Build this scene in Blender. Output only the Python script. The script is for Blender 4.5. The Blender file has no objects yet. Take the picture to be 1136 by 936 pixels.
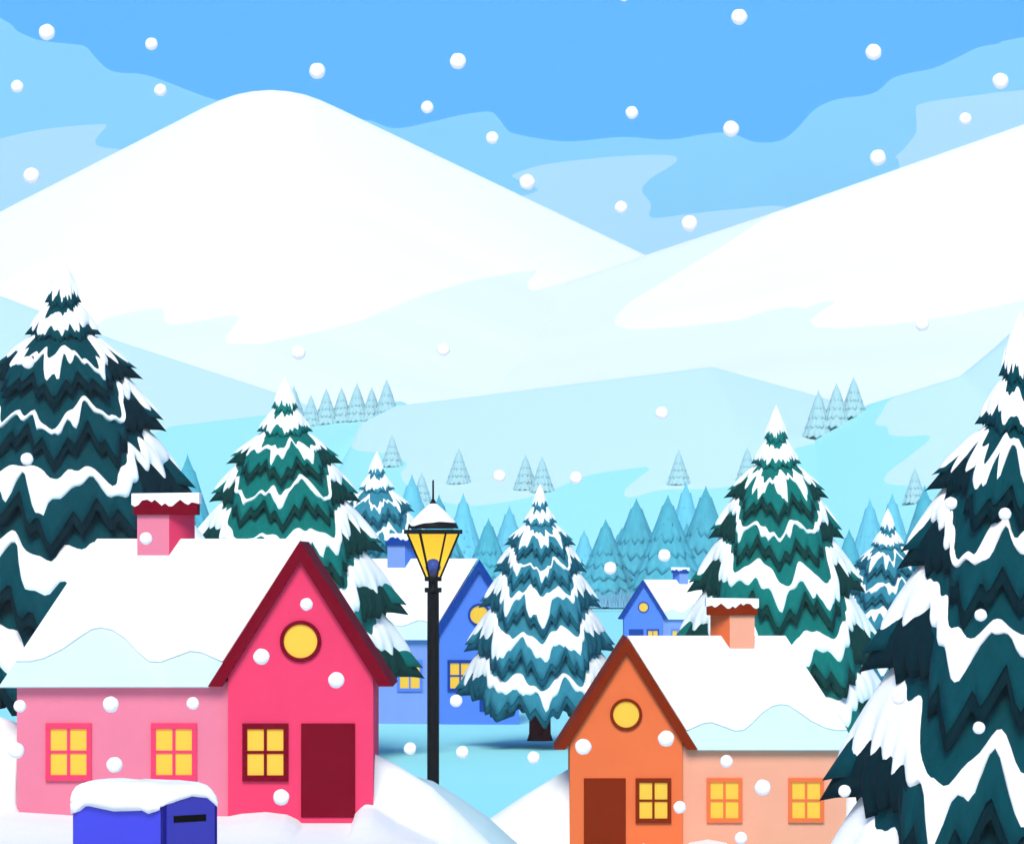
import bpy, bmesh, math, random
import numpy as np
from mathutils import Vector, Matrix

random.seed(7)
S = bpy.context.scene
COL = S.collection
R = math.radians
# ------------------------------------------------------------------ camera
LENS = 150.0
F = 1136 * LENS / 36.0            # focal length in photograph pixels
CX, HY = 568.0, 620.0             # principal column and the eye-level row
cam_d = bpy.data.cameras.new('camera'); cam = bpy.data.objects.new('camera', cam_d); COL.objects.link(cam)
cam.location = (0, 0, 0); cam.rotation_euler = (R(90), 0, 0)
cam_d.lens = LENS; cam_d.sensor_width = 36; cam_d.sensor_fit = 'HORIZONTAL'
cam_d.shift_y = (HY - 468.0) / 1136.0
cam_d.clip_start = 0.5; cam_d.clip_end = 9000
S.camera = cam
# ------------------------------------------------------------------ light
SUN_EL, SUN_AZ = R(41), R(185)
world = bpy.data.worlds.new('World'); S.world = world; world.use_nodes = True
nt = world.node_tree; bg = nt.nodes['Background']
sky = nt.nodes.new('ShaderNodeTexSky'); sky.sky_type = 'NISHITA'; sky.sun_disc = False
sky.sun_elevation = SUN_EL; sky.sun_rotation = SUN_AZ
sky.air_density = 1.0; sky.dust_density = 0.0; sky.ozone_density = 4.0
nt.links.new(sky.outputs[0], bg.inputs[0]); bg.inputs[1].default_value = 0.10
sd = bpy.data.lights.new('sun', 'SUN'); sun = bpy.data.objects.new('sun', sd); COL.objects.link(sun)
sd.energy = 2.65; sd.angle = R(28); sd.color = (1.0, 0.93, 0.80)
to_sun = Vector((math.sin(SUN_AZ) * math.cos(SUN_EL), math.cos(SUN_AZ) * math.cos(SUN_EL), math.sin(SUN_EL)))
sun.rotation_euler = to_sun.to_track_quat('Z', 'Y').to_euler()
S.view_settings.view_transform = 'Standard'; S.view_settings.look = 'None'
S.view_settings.exposure = 0.55; S.view_settings.gamma = 1.0
S.view_settings.use_curve_mapping = False
S.cycles.use_denoising = True; S.cycles.max_bounces = 6; S.cycles.diffuse_bounces = 3
S.cycles.transparent_max_bounces = 8; S.cycles.volume_bounces = 1

# ------------------------------------------------------------------ helpers
def lin(h):
    h = h.lstrip('#'); o = []
    for i in (0, 2, 4):
        c = int(h[i:i+2], 16) / 255
        o.append(c / 12.92 if c <= 0.04045 else ((c + 0.055) / 1.055) ** 2.4)
    return o

def P(px, py, d):
    return Vector(((px - CX) / F * d, d, (HY - py) / F * d))

def mat(name, color, k=0.66, rough=0.75, var=0.06, scale=3.0, stretch=(1, 1, 1), bump=0.0, bscale=None, emit=0.0, spec=0.06, metal=0.0):
    c = lin(color) if isinstance(color, str) else list(color)
    c = [min(v * k, 0.9) for v in c]
    m = bpy.data.materials.new(name); m.use_nodes = True
    t = m.node_tree; b = t.nodes['Principled BSDF']
    b.inputs['Roughness'].default_value = rough
    b.inputs['Specular IOR Level'].default_value = spec
    b.inputs['Metallic'].default_value = metal
    tc = t.nodes.new('ShaderNodeTexCoord'); mp = t.nodes.new('ShaderNodeMapping')
    mp.inputs['Scale'].default_value = stretch
    t.links.new(tc.outputs['Object'], mp.inputs['Vector'])
    n = t.nodes.new('ShaderNodeTexNoise'); n.inputs['Scale'].default_value = scale; n.inputs['Detail'].default_value = 5
    t.links.new(mp.outputs[0], n.inputs['Vector'])
    r = t.nodes.new('ShaderNodeValToRGB')
    r.color_ramp.elements[0].position = 0.3; r.color_ramp.elements[1].position = 0.7
    r.color_ramp.elements[0].color = [v * (1 - var) for v in c] + [1]
    r.color_ramp.elements[1].color = [min(v * (1 + var), 0.95) for v in c] + [1]
    t.links.new(n.outputs['Fac'], r.inputs['Fac']); t.links.new(r.outputs['Color'], b.inputs['Base Color'])
    if emit:
        b.inputs['Emission Color'].default_value = c + [1]; b.inputs['Emission Strength'].default_value = emit
    if bump:
        n2 = t.nodes.new('ShaderNodeTexNoise'); n2.inputs['Scale'].default_value = bscale or scale * 4; n2.inputs['Detail'].default_value = 6
        t.links.new(mp.outputs[0], n2.inputs['Vector'])
        bp = t.nodes.new('ShaderNodeBump'); bp.inputs['Strength'].default_value = bump; bp.inputs['Distance'].default_value = 0.05
        t.links.new(n2.outputs['Fac'], bp.inputs['Height']); t.links.new(bp.outputs[0], b.inputs['Normal'])
    return m

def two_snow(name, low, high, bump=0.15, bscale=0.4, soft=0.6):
    """Bluer snow, with fresh snow where the mesh attribute 'fresh' is positive."""
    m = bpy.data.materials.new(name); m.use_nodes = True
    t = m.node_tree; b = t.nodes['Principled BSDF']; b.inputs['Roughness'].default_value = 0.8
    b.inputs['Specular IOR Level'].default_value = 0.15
    a = t.nodes.new('ShaderNodeAttribute'); a.attribute_name = 'lighter'
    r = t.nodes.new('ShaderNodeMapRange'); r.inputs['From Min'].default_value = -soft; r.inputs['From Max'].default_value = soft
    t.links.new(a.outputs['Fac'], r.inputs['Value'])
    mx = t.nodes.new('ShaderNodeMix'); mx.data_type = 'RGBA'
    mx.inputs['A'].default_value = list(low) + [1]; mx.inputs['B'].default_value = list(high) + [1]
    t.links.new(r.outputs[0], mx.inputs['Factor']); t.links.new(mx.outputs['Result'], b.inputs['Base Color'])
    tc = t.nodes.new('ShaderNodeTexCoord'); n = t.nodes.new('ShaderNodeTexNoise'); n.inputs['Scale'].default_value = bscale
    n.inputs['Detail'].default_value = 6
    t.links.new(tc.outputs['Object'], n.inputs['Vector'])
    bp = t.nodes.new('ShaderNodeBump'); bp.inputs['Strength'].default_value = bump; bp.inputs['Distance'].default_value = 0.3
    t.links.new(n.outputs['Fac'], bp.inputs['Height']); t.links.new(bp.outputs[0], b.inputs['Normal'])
    return m

def tag(o, label=None, cat=None, group=None, kind=None):
    if label: o['label'] = label
    if cat: o['category'] = cat
    if group: o['group'] = group
    if kind: o['kind'] = kind
    return o

def empty(name, loc=(0, 0, 0), rz=0.0):
    o = bpy.data.objects.new(name, None); COL.objects.link(o); o.location = loc; o.rotation_euler = (0, 0, rz)
    o.empty_display_size = 0.3
    return o

def mesh_obj(name, verts, faces, mats, parent=None, smooth=False, mat_idx=None, recalc=True, bevel=0.0, segs=2):
    me = bpy.data.meshes.new(name); me.from_pydata([tuple(v) for v in verts], [], faces)
    if not isinstance(mats, (list, tuple)): mats = [mats]
    for m in mats: me.materials.append(m)
    if mat_idx is not None:
        for p, i in zip(me.polygons, mat_idx): p.material_index = i
    if recalc:
        bm = bmesh.new(); bm.from_mesh(me); bmesh.ops.recalc_face_normals(bm, faces=bm.faces); bm.to_mesh(me); bm.free()
    if smooth:
        for p in me.polygons: p.use_smooth = True
    o = bpy.data.objects.new(name, me); COL.objects.link(o)
    if parent: o.parent = parent
    if bevel:
        md = o.modifiers.new('bevel', 'BEVEL'); md.width = bevel; md.segments = segs; md.limit_method = 'ANGLE'; md.angle_limit = R(35)
    return o

class MB:
    """Collects pieces of one mesh."""
    def __init__(self): self.v, self.f, self.i = [], [], []
    def add(self, verts, faces, idx=0):
        b = len(self.v); self.v += [tuple(x) for x in verts]
        self.f += [tuple(a + b for a in f) for f in faces]; self.i += [idx] * len(faces)
        return self
    def box(self, x0, x1, y0, y1, z0, z1, idx=0):
        v = [(x, y, z) for z in (z0, z1) for y in (y0, y1) for x in (x0, x1)]
        return self.add(v, [(0, 2, 3, 1), (4, 5, 7, 6), (0, 1, 5, 4), (2, 6, 7, 3), (0, 4, 6, 2), (1, 3, 7, 5)], idx)
    def prism(self, poly, f0, f1, idx=0):
        """poly: list of 2-D points; f0/f1 map a 2-D point to the near and far 3-D point."""
        n = len(poly)
        v = [f0(p) for p in poly] + [f1(p) for p in poly]
        f = [tuple(range(n)), tuple(range(2 * n - 1, n - 1, -1))] + [(i, (i + 1) % n, (i + 1) % n + n, i + n) for i in range(n)]
        return self.add(v, f, idx)
    def lathe(self, prof, n=24, c=(0, 0), idx=0, cap=True, phase=0.0):
        v = []
        for r, z in prof:
            for k in range(n):
                a = 2 * math.pi * k / n + phase; v.append((c[0] + r * math.cos(a), c[1] + r * math.sin(a), z))
        f = []
        for j in range(len(prof) - 1):
            for k in range(n):
                f.append((j * n + k, j * n + (k + 1) % n, (j + 1) * n + (k + 1) % n, (j + 1) * n + k))
        if cap:
            f.append(tuple(range(n - 1, -1, -1))); f.append(tuple(range((len(prof) - 1) * n, len(prof) * n)))
        return self.add(v, f, idx)
    def bar(self, a, b, r, n=8, idx=0, r2=None):
        a, b = Vector(a), Vector(b); d = (b - a); q = d.to_track_quat('Z', 'Y'); r2 = r if r2 is None else r2
        v = []
        for p, rr in ((a, r), (b, r2)):
            for k in range(n):
                t = 2 * math.pi * k / n; v.append(p + q @ Vector((rr * math.cos(t), rr * math.sin(t), 0)))
        f = [(k, (k + 1) % n, (k + 1) % n + n, k + n) for k in range(n)] + [tuple(range(n - 1, -1, -1)), tuple(range(n, 2 * n))]
        return self.add(v, f, idx)
    def scaled(self, s, mirror=False):
        self.v = [((-x if mirror else x) * s, y * s, z * s) for x, y, z in self.v]; return self
    def build(self, name, mats, parent=None, **kw):
        return mesh_obj(name, self.v, self.f, mats, parent, mat_idx=self.i, **kw)

def sdf(px, py, poly):
    """Signed distance to a polygon, positive inside (arrays)."""
    poly = np.array(poly, float); d = np.full(px.shape, 1e9); inside = np.zeros(px.shape, bool)
    for (x0, y0), (x1, y1) in zip(poly, np.roll(poly, -1, 0)):
        ex, ey = x1 - x0, y1 - y0; L = ex * ex + ey * ey + 1e-12
        t = np.clip(((px - x0) * ex + (py - y0) * ey) / L, 0, 1)
        d = np.minimum(d, np.hypot(px - x0 - t * ex, py - y0 - t * ey))
        c = ((y0 > py) != (y1 > py)) & (px < (x1 - x0) * (py - y0) / ((y1 - y0) if y1 != y0 else 1e-12) + x0)
        inside ^= c
    return np.where(inside, d, -d)

def smooth_curve(pts, n=6):
    """Catmull-Rom through a list of 2-D points (closed)."""
    out = []; N = len(pts)
    for i in range(N):
        p0, p1, p2, p3 = (np.array(pts[(i + k) % N], float) for k in (-1, 0, 1, 2))
        m = min(np.hypot(*(p2 - p1)), 60)
        for k in range(n):
            t = k / n
            a = 0.5 * (2 * p1 + (p2 - p0) * t + (2 * p0 - 5 * p1 + 4 * p2 - p3) * t * t + (3 * p1 - p0 - 3 * p2 + p3) * t ** 3)
            out.append(tuple(a))
    return out

# ------------------------------------------------------------------ sky backdrop: part of a dome far beyond the clouds
ms = bpy.data.materials.new('sky_blue'); ms.use_nodes = True; t = ms.node_tree; t.nodes.remove(t.nodes['Principled BSDF'])
em = t.nodes.new('ShaderNodeEmission'); em.inputs[0].default_value = (0.02, 0.355, 1.0, 1); em.inputs[1].default_value = 0.8
t.links.new(em.outputs[0], t.nodes['Material Output'].inputs['Surface'])
v = []; f = []
for j in range(13):
    e = R(-3 + 3.2 * j)
    for i in range(41):
        a = R(-70 + 3.5 * i); v.append((4200 * math.cos(e) * math.sin(a), 4200 * math.cos(e) * math.cos(a), 4200 * math.sin(e)))
for j in range(12):
    for i in range(40): f.append((j * 41 + i, j * 41 + i + 1, (j + 1) * 41 + i + 1, (j + 1) * 41 + i))
tag(mesh_obj('sky', v, f, ms, smooth=True, recalc=False), kind='structure')

# ------------------------------------------------------------------ terrain
class Sheet:
    """A height sheet over a rectangular (x, y) grid."""
    def __init__(self, xs, ys, Z): self.xs, self.ys, self.Z = np.array(xs), np.array(ys), Z
    def z(self, x, y):
        i = np.clip(np.searchsorted(self.xs, x) - 1, 0, len(self.xs) - 2); j = np.clip(np.searchsorted(self.ys, y) - 1, 0, len(self.ys) - 2)
        u = (x - self.xs[i]) / (self.xs[i+1] - self.xs[i]); v = (y - self.ys[j]) / (self.ys[j+1] - self.ys[j])
        u = min(max(u, 0), 1); v = min(max(v, 0), 1); Z = self.Z
        return (Z[j, i] * (1-u) + Z[j, i+1] * u) * (1-v) + (Z[j+1, i] * (1-u) + Z[j+1, i+1] * u) * v
    def build(self, name, material, lighter=None):
        ny, nx = self.Z.shape
        X, Y = np.meshgrid(self.xs, self.ys)
        v = np.stack([X, Y, self.Z], -1).reshape(-1, 3)
        f = [(j * nx + i, j * nx + i + 1, (j + 1) * nx + i + 1, (j + 1) * nx + i) for j in range(ny - 1) for i in range(nx - 1)]
        o = mesh_obj(name, v.tolist(), f, material, smooth=True, recalc=False)
        if lighter is not None:
            a = o.data.attributes.new('lighter', 'FLOAT', 'POINT'); a.data.foreach_set('value', np.asarray(lighter, np.float32).reshape(-1))
        tag(o, kind='structure')
        return o
    def hit(self, px, py, y0, y1):
        for y in np.arange(y0, y1, 1.0):
            if self.z((px - CX) / F * y, y) >= (HY - py) / F * y: return P(px, py, y)
        return P(px, py, y1)

def hill(name, ridge, d, run, back, foot, material, patches=None, power=0.85, step=5, lo=-420, hi=1560, rough=0.0):
    pxs = np.arange(lo, hi, step); r = np.array(ridge, float)
    zr = (HY - np.interp(pxs, r[:, 0], r[:, 1])) / F * d
    xs = (pxs - CX) / F * d
    s = np.linspace(0, 1, 60); ys = list(d - run * (1 - s)) + list(d + back * np.array([0.12, 0.35, 0.65, 1.0]))
    Z = []
    for k in s: Z.append(foot + (zr - foot) * (k ** power))
    for k in (0.004, 0.08, 0.4, 1.0): Z.append(zr + (foot - zr) * k)
    Z = np.array(Z); Y = np.array(ys)[:, None]; X = xs[None, :]
    if rough:
        w = np.sin(X * .031 + Y * .017) * np.sin(X * .013 - Y * .029) + .5 * np.sin(X * .09 + Y * .05 + 1) * np.sin(Y * .07 - X * .04)
        Z = Z + rough * w * np.clip((np.array(list(s) + [.9, .7, .4, 0])[:, None]) * 4 * (1 - np.array(list(s) + [1, 1, 1, 1])[:, None]), 0, 1)
    sh = Sheet(xs, ys, Z)
    lighter = np.full(Z.shape, -50.0)
    if patches:
        px = CX + F * X / Y + 0 * Z; py = HY - F * Z / Y
        for p in patches: lighter = np.maximum(lighter, sdf(px, py, p))
    sh.obj = sh.build(name, material, lighter)
    return sh

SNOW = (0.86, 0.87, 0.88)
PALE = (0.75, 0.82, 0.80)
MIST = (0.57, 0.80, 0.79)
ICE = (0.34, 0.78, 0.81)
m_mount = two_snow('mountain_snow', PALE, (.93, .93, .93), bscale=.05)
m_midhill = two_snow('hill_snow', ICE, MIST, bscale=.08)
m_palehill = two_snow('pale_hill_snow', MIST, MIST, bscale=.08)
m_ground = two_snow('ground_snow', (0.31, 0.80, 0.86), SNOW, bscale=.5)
m_snow = mat('fresh_snow', SNOW, k=1, rough=.8, var=.015, scale=2, bump=.25, bscale=5)
m_bluesnow = mat('blue_tinged_snow', (0.50, 0.68, 0.72), k=1, rough=.6, var=.03, scale=1.5, bump=.15, bscale=4)

# ground sheet
gy = np.concatenate([np.arange(-15, 140, 1.5), np.arange(140, 420, 10), np.arange(420, 1750, 60)])
gx = np.concatenate([np.arange(-420, -60, 30), np.arange(-60, 60, 1.5), np.arange(60, 430, 30)])
prof = [(-15, -1.3), (0, -1.65), (20, -2.6), (40, -3.7), (78, -5.4), (90, -6.3), (100, -6.9), (125, -6.35), (160, -5.95), (300, -5.7), (480, -5.3), (700, -5.0), (1800, -5.0)]
GX, GY = np.meshgrid(gx, gy)
GZ = np.interp(GY, [p[0] for p in prof], [p[1] for p in prof]) + .06 * np.sin(GX * .21 + GY * .05) * np.sin(GY * .11 - GX * .07)
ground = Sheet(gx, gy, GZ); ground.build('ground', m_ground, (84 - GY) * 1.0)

# mountains and hills
M1 = [(-420, 420), (-300, 385), (0, 235), (225, 120), (245, 111), (262, 105), (280, 101.5), (300, 100), (320, 101.5), (338, 105), (355, 111), (375, 120), (716, 283), (900, 372), (1560, 640)]
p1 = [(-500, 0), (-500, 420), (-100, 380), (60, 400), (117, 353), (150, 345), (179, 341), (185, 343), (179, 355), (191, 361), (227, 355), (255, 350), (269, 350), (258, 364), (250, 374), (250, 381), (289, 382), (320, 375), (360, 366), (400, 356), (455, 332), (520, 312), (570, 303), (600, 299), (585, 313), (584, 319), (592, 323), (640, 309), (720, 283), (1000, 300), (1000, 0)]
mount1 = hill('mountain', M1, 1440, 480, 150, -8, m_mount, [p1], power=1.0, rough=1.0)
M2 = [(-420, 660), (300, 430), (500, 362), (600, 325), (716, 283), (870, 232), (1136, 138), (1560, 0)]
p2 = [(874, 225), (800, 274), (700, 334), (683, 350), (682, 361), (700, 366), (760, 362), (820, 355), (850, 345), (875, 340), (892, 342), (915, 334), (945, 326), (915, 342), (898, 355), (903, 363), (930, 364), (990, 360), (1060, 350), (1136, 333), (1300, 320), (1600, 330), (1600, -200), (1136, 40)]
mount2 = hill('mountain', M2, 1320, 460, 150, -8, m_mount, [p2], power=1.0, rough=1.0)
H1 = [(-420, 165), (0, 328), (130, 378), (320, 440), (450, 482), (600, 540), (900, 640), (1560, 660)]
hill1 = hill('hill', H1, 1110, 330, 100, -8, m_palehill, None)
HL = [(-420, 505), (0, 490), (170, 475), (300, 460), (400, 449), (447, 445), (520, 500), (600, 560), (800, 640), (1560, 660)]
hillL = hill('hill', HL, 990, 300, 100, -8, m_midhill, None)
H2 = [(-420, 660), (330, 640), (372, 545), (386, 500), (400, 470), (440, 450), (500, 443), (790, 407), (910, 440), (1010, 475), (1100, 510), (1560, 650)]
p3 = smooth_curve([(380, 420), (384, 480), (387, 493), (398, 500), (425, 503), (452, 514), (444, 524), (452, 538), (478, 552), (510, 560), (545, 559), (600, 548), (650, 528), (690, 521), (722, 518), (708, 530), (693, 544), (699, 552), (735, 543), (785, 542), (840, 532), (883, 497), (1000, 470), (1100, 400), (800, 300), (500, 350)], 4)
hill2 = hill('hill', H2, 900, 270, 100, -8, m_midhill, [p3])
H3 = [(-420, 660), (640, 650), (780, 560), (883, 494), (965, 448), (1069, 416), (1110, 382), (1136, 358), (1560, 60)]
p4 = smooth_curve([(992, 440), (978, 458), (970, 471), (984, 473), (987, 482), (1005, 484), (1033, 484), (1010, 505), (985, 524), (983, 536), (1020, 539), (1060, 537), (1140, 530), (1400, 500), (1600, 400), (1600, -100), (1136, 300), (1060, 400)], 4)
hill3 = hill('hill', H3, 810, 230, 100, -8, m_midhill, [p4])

# snow mounds round the near houses
def mound(name, knots, lo, hi, step, material):
    pxs = np.arange(lo, hi, step); kd = [k[0] for k in knots]
    dm = kd[len(kd) // 2]; xs = (pxs - CX) / F * dm
    rows = []
    for d, c in knots:
        if isinstance(c, (int, float)): rows.append(np.full(len(xs), float(c)))
        else:
            c = np.array(c, float); rows.append((HY - np.interp(CX + xs * F / d, c[:, 0], c[:, 1])) / F * d)
    ys = np.concatenate([np.arange(kd[0], kd[-1], .25), [kd[-1]]]); rows = np.array(rows)
    Z = np.array([[0.0] * len(xs)] * len(ys))
    for j, y in enumerate(ys):
        k = min(max(np.searchsorted(kd, y) - 1, 0), len(kd) - 2); t = (y - kd[k]) / (kd[k+1] - kd[k]); t = t * t * (3 - 2 * t)
        Z[j] = rows[k] * (1 - t) + rows[k+1] * t
    e = np.clip(np.minimum(pxs - lo, hi - pxs) / 110.0, 0, 1); e = e * e * (3 - 2 * e)
    Z = Z * e[None, :] + (-8.2) * (1 - e[None, :])          # the drift dies away at both ends
    sh = Sheet(xs, ys, Z); sh.obj = sh.build(name, material); return sh

D_RED, D_OR = 86.0, 99.0
zfA = [(-200, 900), (18, 900), (50, 902), (80, 904), (253, 905), (268, 902), (295, 900), (318, 903), (330, 909), (334, 913), (391, 913), (394, 902), (399, 897), (407, 895), (415, 896), (440, 912), (500, 942), (560, 1000), (700, 1040)]
zrA = [(-200, 760), (-60, 782), (0, 795), (18, 801), (23, 803), (30, 915), (400, 915), (407, 832), (414, 835), (440, 848), (480, 873), (512, 903), (545, 936), (580, 985), (700, 1060)]
moundA = mound('snow_mound', [(72, -5.75), (80, -5.35), (84.5, [(x, y + 6) for x, y in zfA]), (85.8, zfA), (87.4, zrA), (88.6, [(x, y + 2) for x, y in zrA]), (97, -7.6)], -190, 780, 2.0, m_snow)
zfB = [(300, 1010), (540, 960), (632, 955), (690, 952), (703, 940), (714, 935), (728, 941), (745, 954), (757, 941), (765, 934), (785, 930.5), (805, 934), (822, 946), (850, 962), (941, 960), (1300, 950)]
zrB = [(380, 1060), (480, 965), (537, 912), (580, 883), (632, 852), (640, 850), (648, 958), (925, 958), (933, 840), (941, 833), (952, 808), (975, 778), (1010, 766), (1300, 750)]
moundB = mound('snow_mound', [(85, -7.4), (93, -6.95), (97.5, [(x, y + 5) for x, y in zfB]), (98.75, zfB), (100.6, zrB), (102.0, [(x, y + 2) for x, y in zrB]), (112, -7.8)], 240, 1340, 2.0, m_snow)
zrC = [(300, 840), (420, 850), (480, 866), (505, 881), (540, 905), (575, 936), (620, 985), (760, 1080)]
moundC = mound('snow_mound', [(84, -7.6), (91.8, zrC), (93.0, [(x, y + 3) for x, y in zrC]), (99, -7.8)], 250, 860, 3.0, m_bluesnow)

# ------------------------------------------------------------------ haze
HAZE = 0.00013
hm = bpy.data.materials.new('haze_air'); hm.use_nodes = True; t = hm.node_tree
t.nodes.remove(t.nodes['Principled BSDF']); pv = t.nodes.new('ShaderNodeVolumePrincipled')
pv.inputs['Color'].default_value = (0.96, 0.97, 0.97, 1); pv.inputs['Density'].default_value = HAZE
t.links.new(pv.outputs[0], t.nodes['Material Output'].inputs['Volume'])
hz = MB().box(-620, 620, -40, 1620, -12, 215).build('haze', hm); tag(hz, 'thin pale winter haze filling the valley air', 'haze', kind='stuff')

# ------------------------------------------------------------------ clouds, behind the mountains
def cloud(poly, d, thick, material, label, n=4):
    pts = smooth_curve(poly, n) if n else poly
    q = np.array(pts); tg = np.roll(q, -1, 0) - np.roll(q, 1, 0); nr = np.stack([tg[:, 1], -tg[:, 0]], 1); nr /= np.linalg.norm(nr, axis=1)[:, None] + 1e-9
    area = 0.5 * np.sum(q[:, 0] * np.roll(q[:, 1], -1) - np.roll(q[:, 0], -1) * q[:, 1])
    inn = q - nr * (2 if area > 0 else -2)              # the bank narrows towards its back
    N = len(pts); bm = bmesh.new()
    A = [bm.verts.new(P(x, y, d)) for x, y in pts]; B = [bm.verts.new(P(x, y, d + thick)) for x, y in inn]
    bm.faces.new(A); bm.faces.new(B[::-1])
    for i in range(N): bm.faces.new((A[i], B[i], B[(i + 1) % N], A[(i + 1) % N]))
    bmesh.ops.recalc_face_normals(bm, faces=bm.faces)
    me = bpy.data.meshes.new('cloud'); bm.to_mesh(me); bm.free(); me.materials.append(material)
    o = bpy.data.objects.new('cloud', me); COL.objects.link(o)
    return tag(o, label, 'cloud', 'cloud banks behind the mountains')
m_cl_mid = mat('cloud_blue', (0.155, 0.49, 0.74), k=1, rough=1, var=.02, scale=.01, spec=0)
m_cl_pale = mat('cloud_pale', (0.31, 0.54, 0.74), k=1, rough=1, var=.02, scale=.01, spec=0)
cloud([(-250, -70), (-100, -20), (0, 20), (20, 35), (45, 45), (80, 49), (95, 52), (105, 63), (120, 77), (135, 81), (155, 82), (180, 89), (243, 112), (330, 128), (400, 133), (412, 134), (430, 141), (447, 142), (480, 135), (515, 127), (543, 124), (552, 130), (562, 143), (570, 148), (600, 154), (635, 157), (690, 152), (740, 155), (780, 149), (800, 147), (815, 149), (835, 157), (855, 158), (870, 154), (885, 142), (900, 125), (915, 115), (935, 109), (960, 106), (975, 100), (990, 87), (1010, 81), (1035, 76), (1060, 65), (1085, 53), (1110, 48), (1136, 41), (1400, -10), (1400, 400), (568, 420), (-250, 400)],
      2100, 9, m_cl_mid, 'long mid blue cloud bank with a wavy top spanning the whole sky')
cloud([(-250, 220), (-100, 178), (0, 154), (40, 145), (80, 140), (112, 138), (118, 140), (108, 152), (106, 158), (112, 163), (140, 166), (200, 168), (300, 200), (300, 380), (-250, 380)],
      1950, 8, m_cl_pale, 'pale blue cloud low beside the rounded mountain, notched at its end')
cloud([(568, 195), (578, 190), (608, 182), (668, 175), (718, 172), (746, 173), (751, 178), (743, 185), (722, 198), (712, 211), (721, 224), (722, 231), (720, 237), (727, 242), (768, 237), (818, 232), (873, 230), (930, 260), (930, 380), (560, 380), (565, 225), (578, 218), (596, 212), (592, 207), (575, 200)],
      1930, 8, m_cl_pale, 'pale blue cloud with ragged edge above the notch between the mountains')
cloud([(998, 188), (993, 176), (1003, 165), (1015, 150), (1017, 140), (1016, 122), (1020, 116), (1043, 111), (1090, 105), (1136, 100), (1400, 80), (1400, 300), (998, 300)],
      1910, 8, m_cl_pale, 'pale blue cloud over the tall sloping snow ridge, under the highest wave')

# ------------------------------------------------------------------ cottages
m_pane = mat('lit_window_yellow', '#FFCC38', k=.56, rough=.5, var=.02, scale=4, emit=.34, spec=.4)
m_trunk = mat('tree_bark', '#520A08', k=1.3, rough=.9, var=.25, scale=6, stretch=(3, 3, .5), bump=.5)

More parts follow.
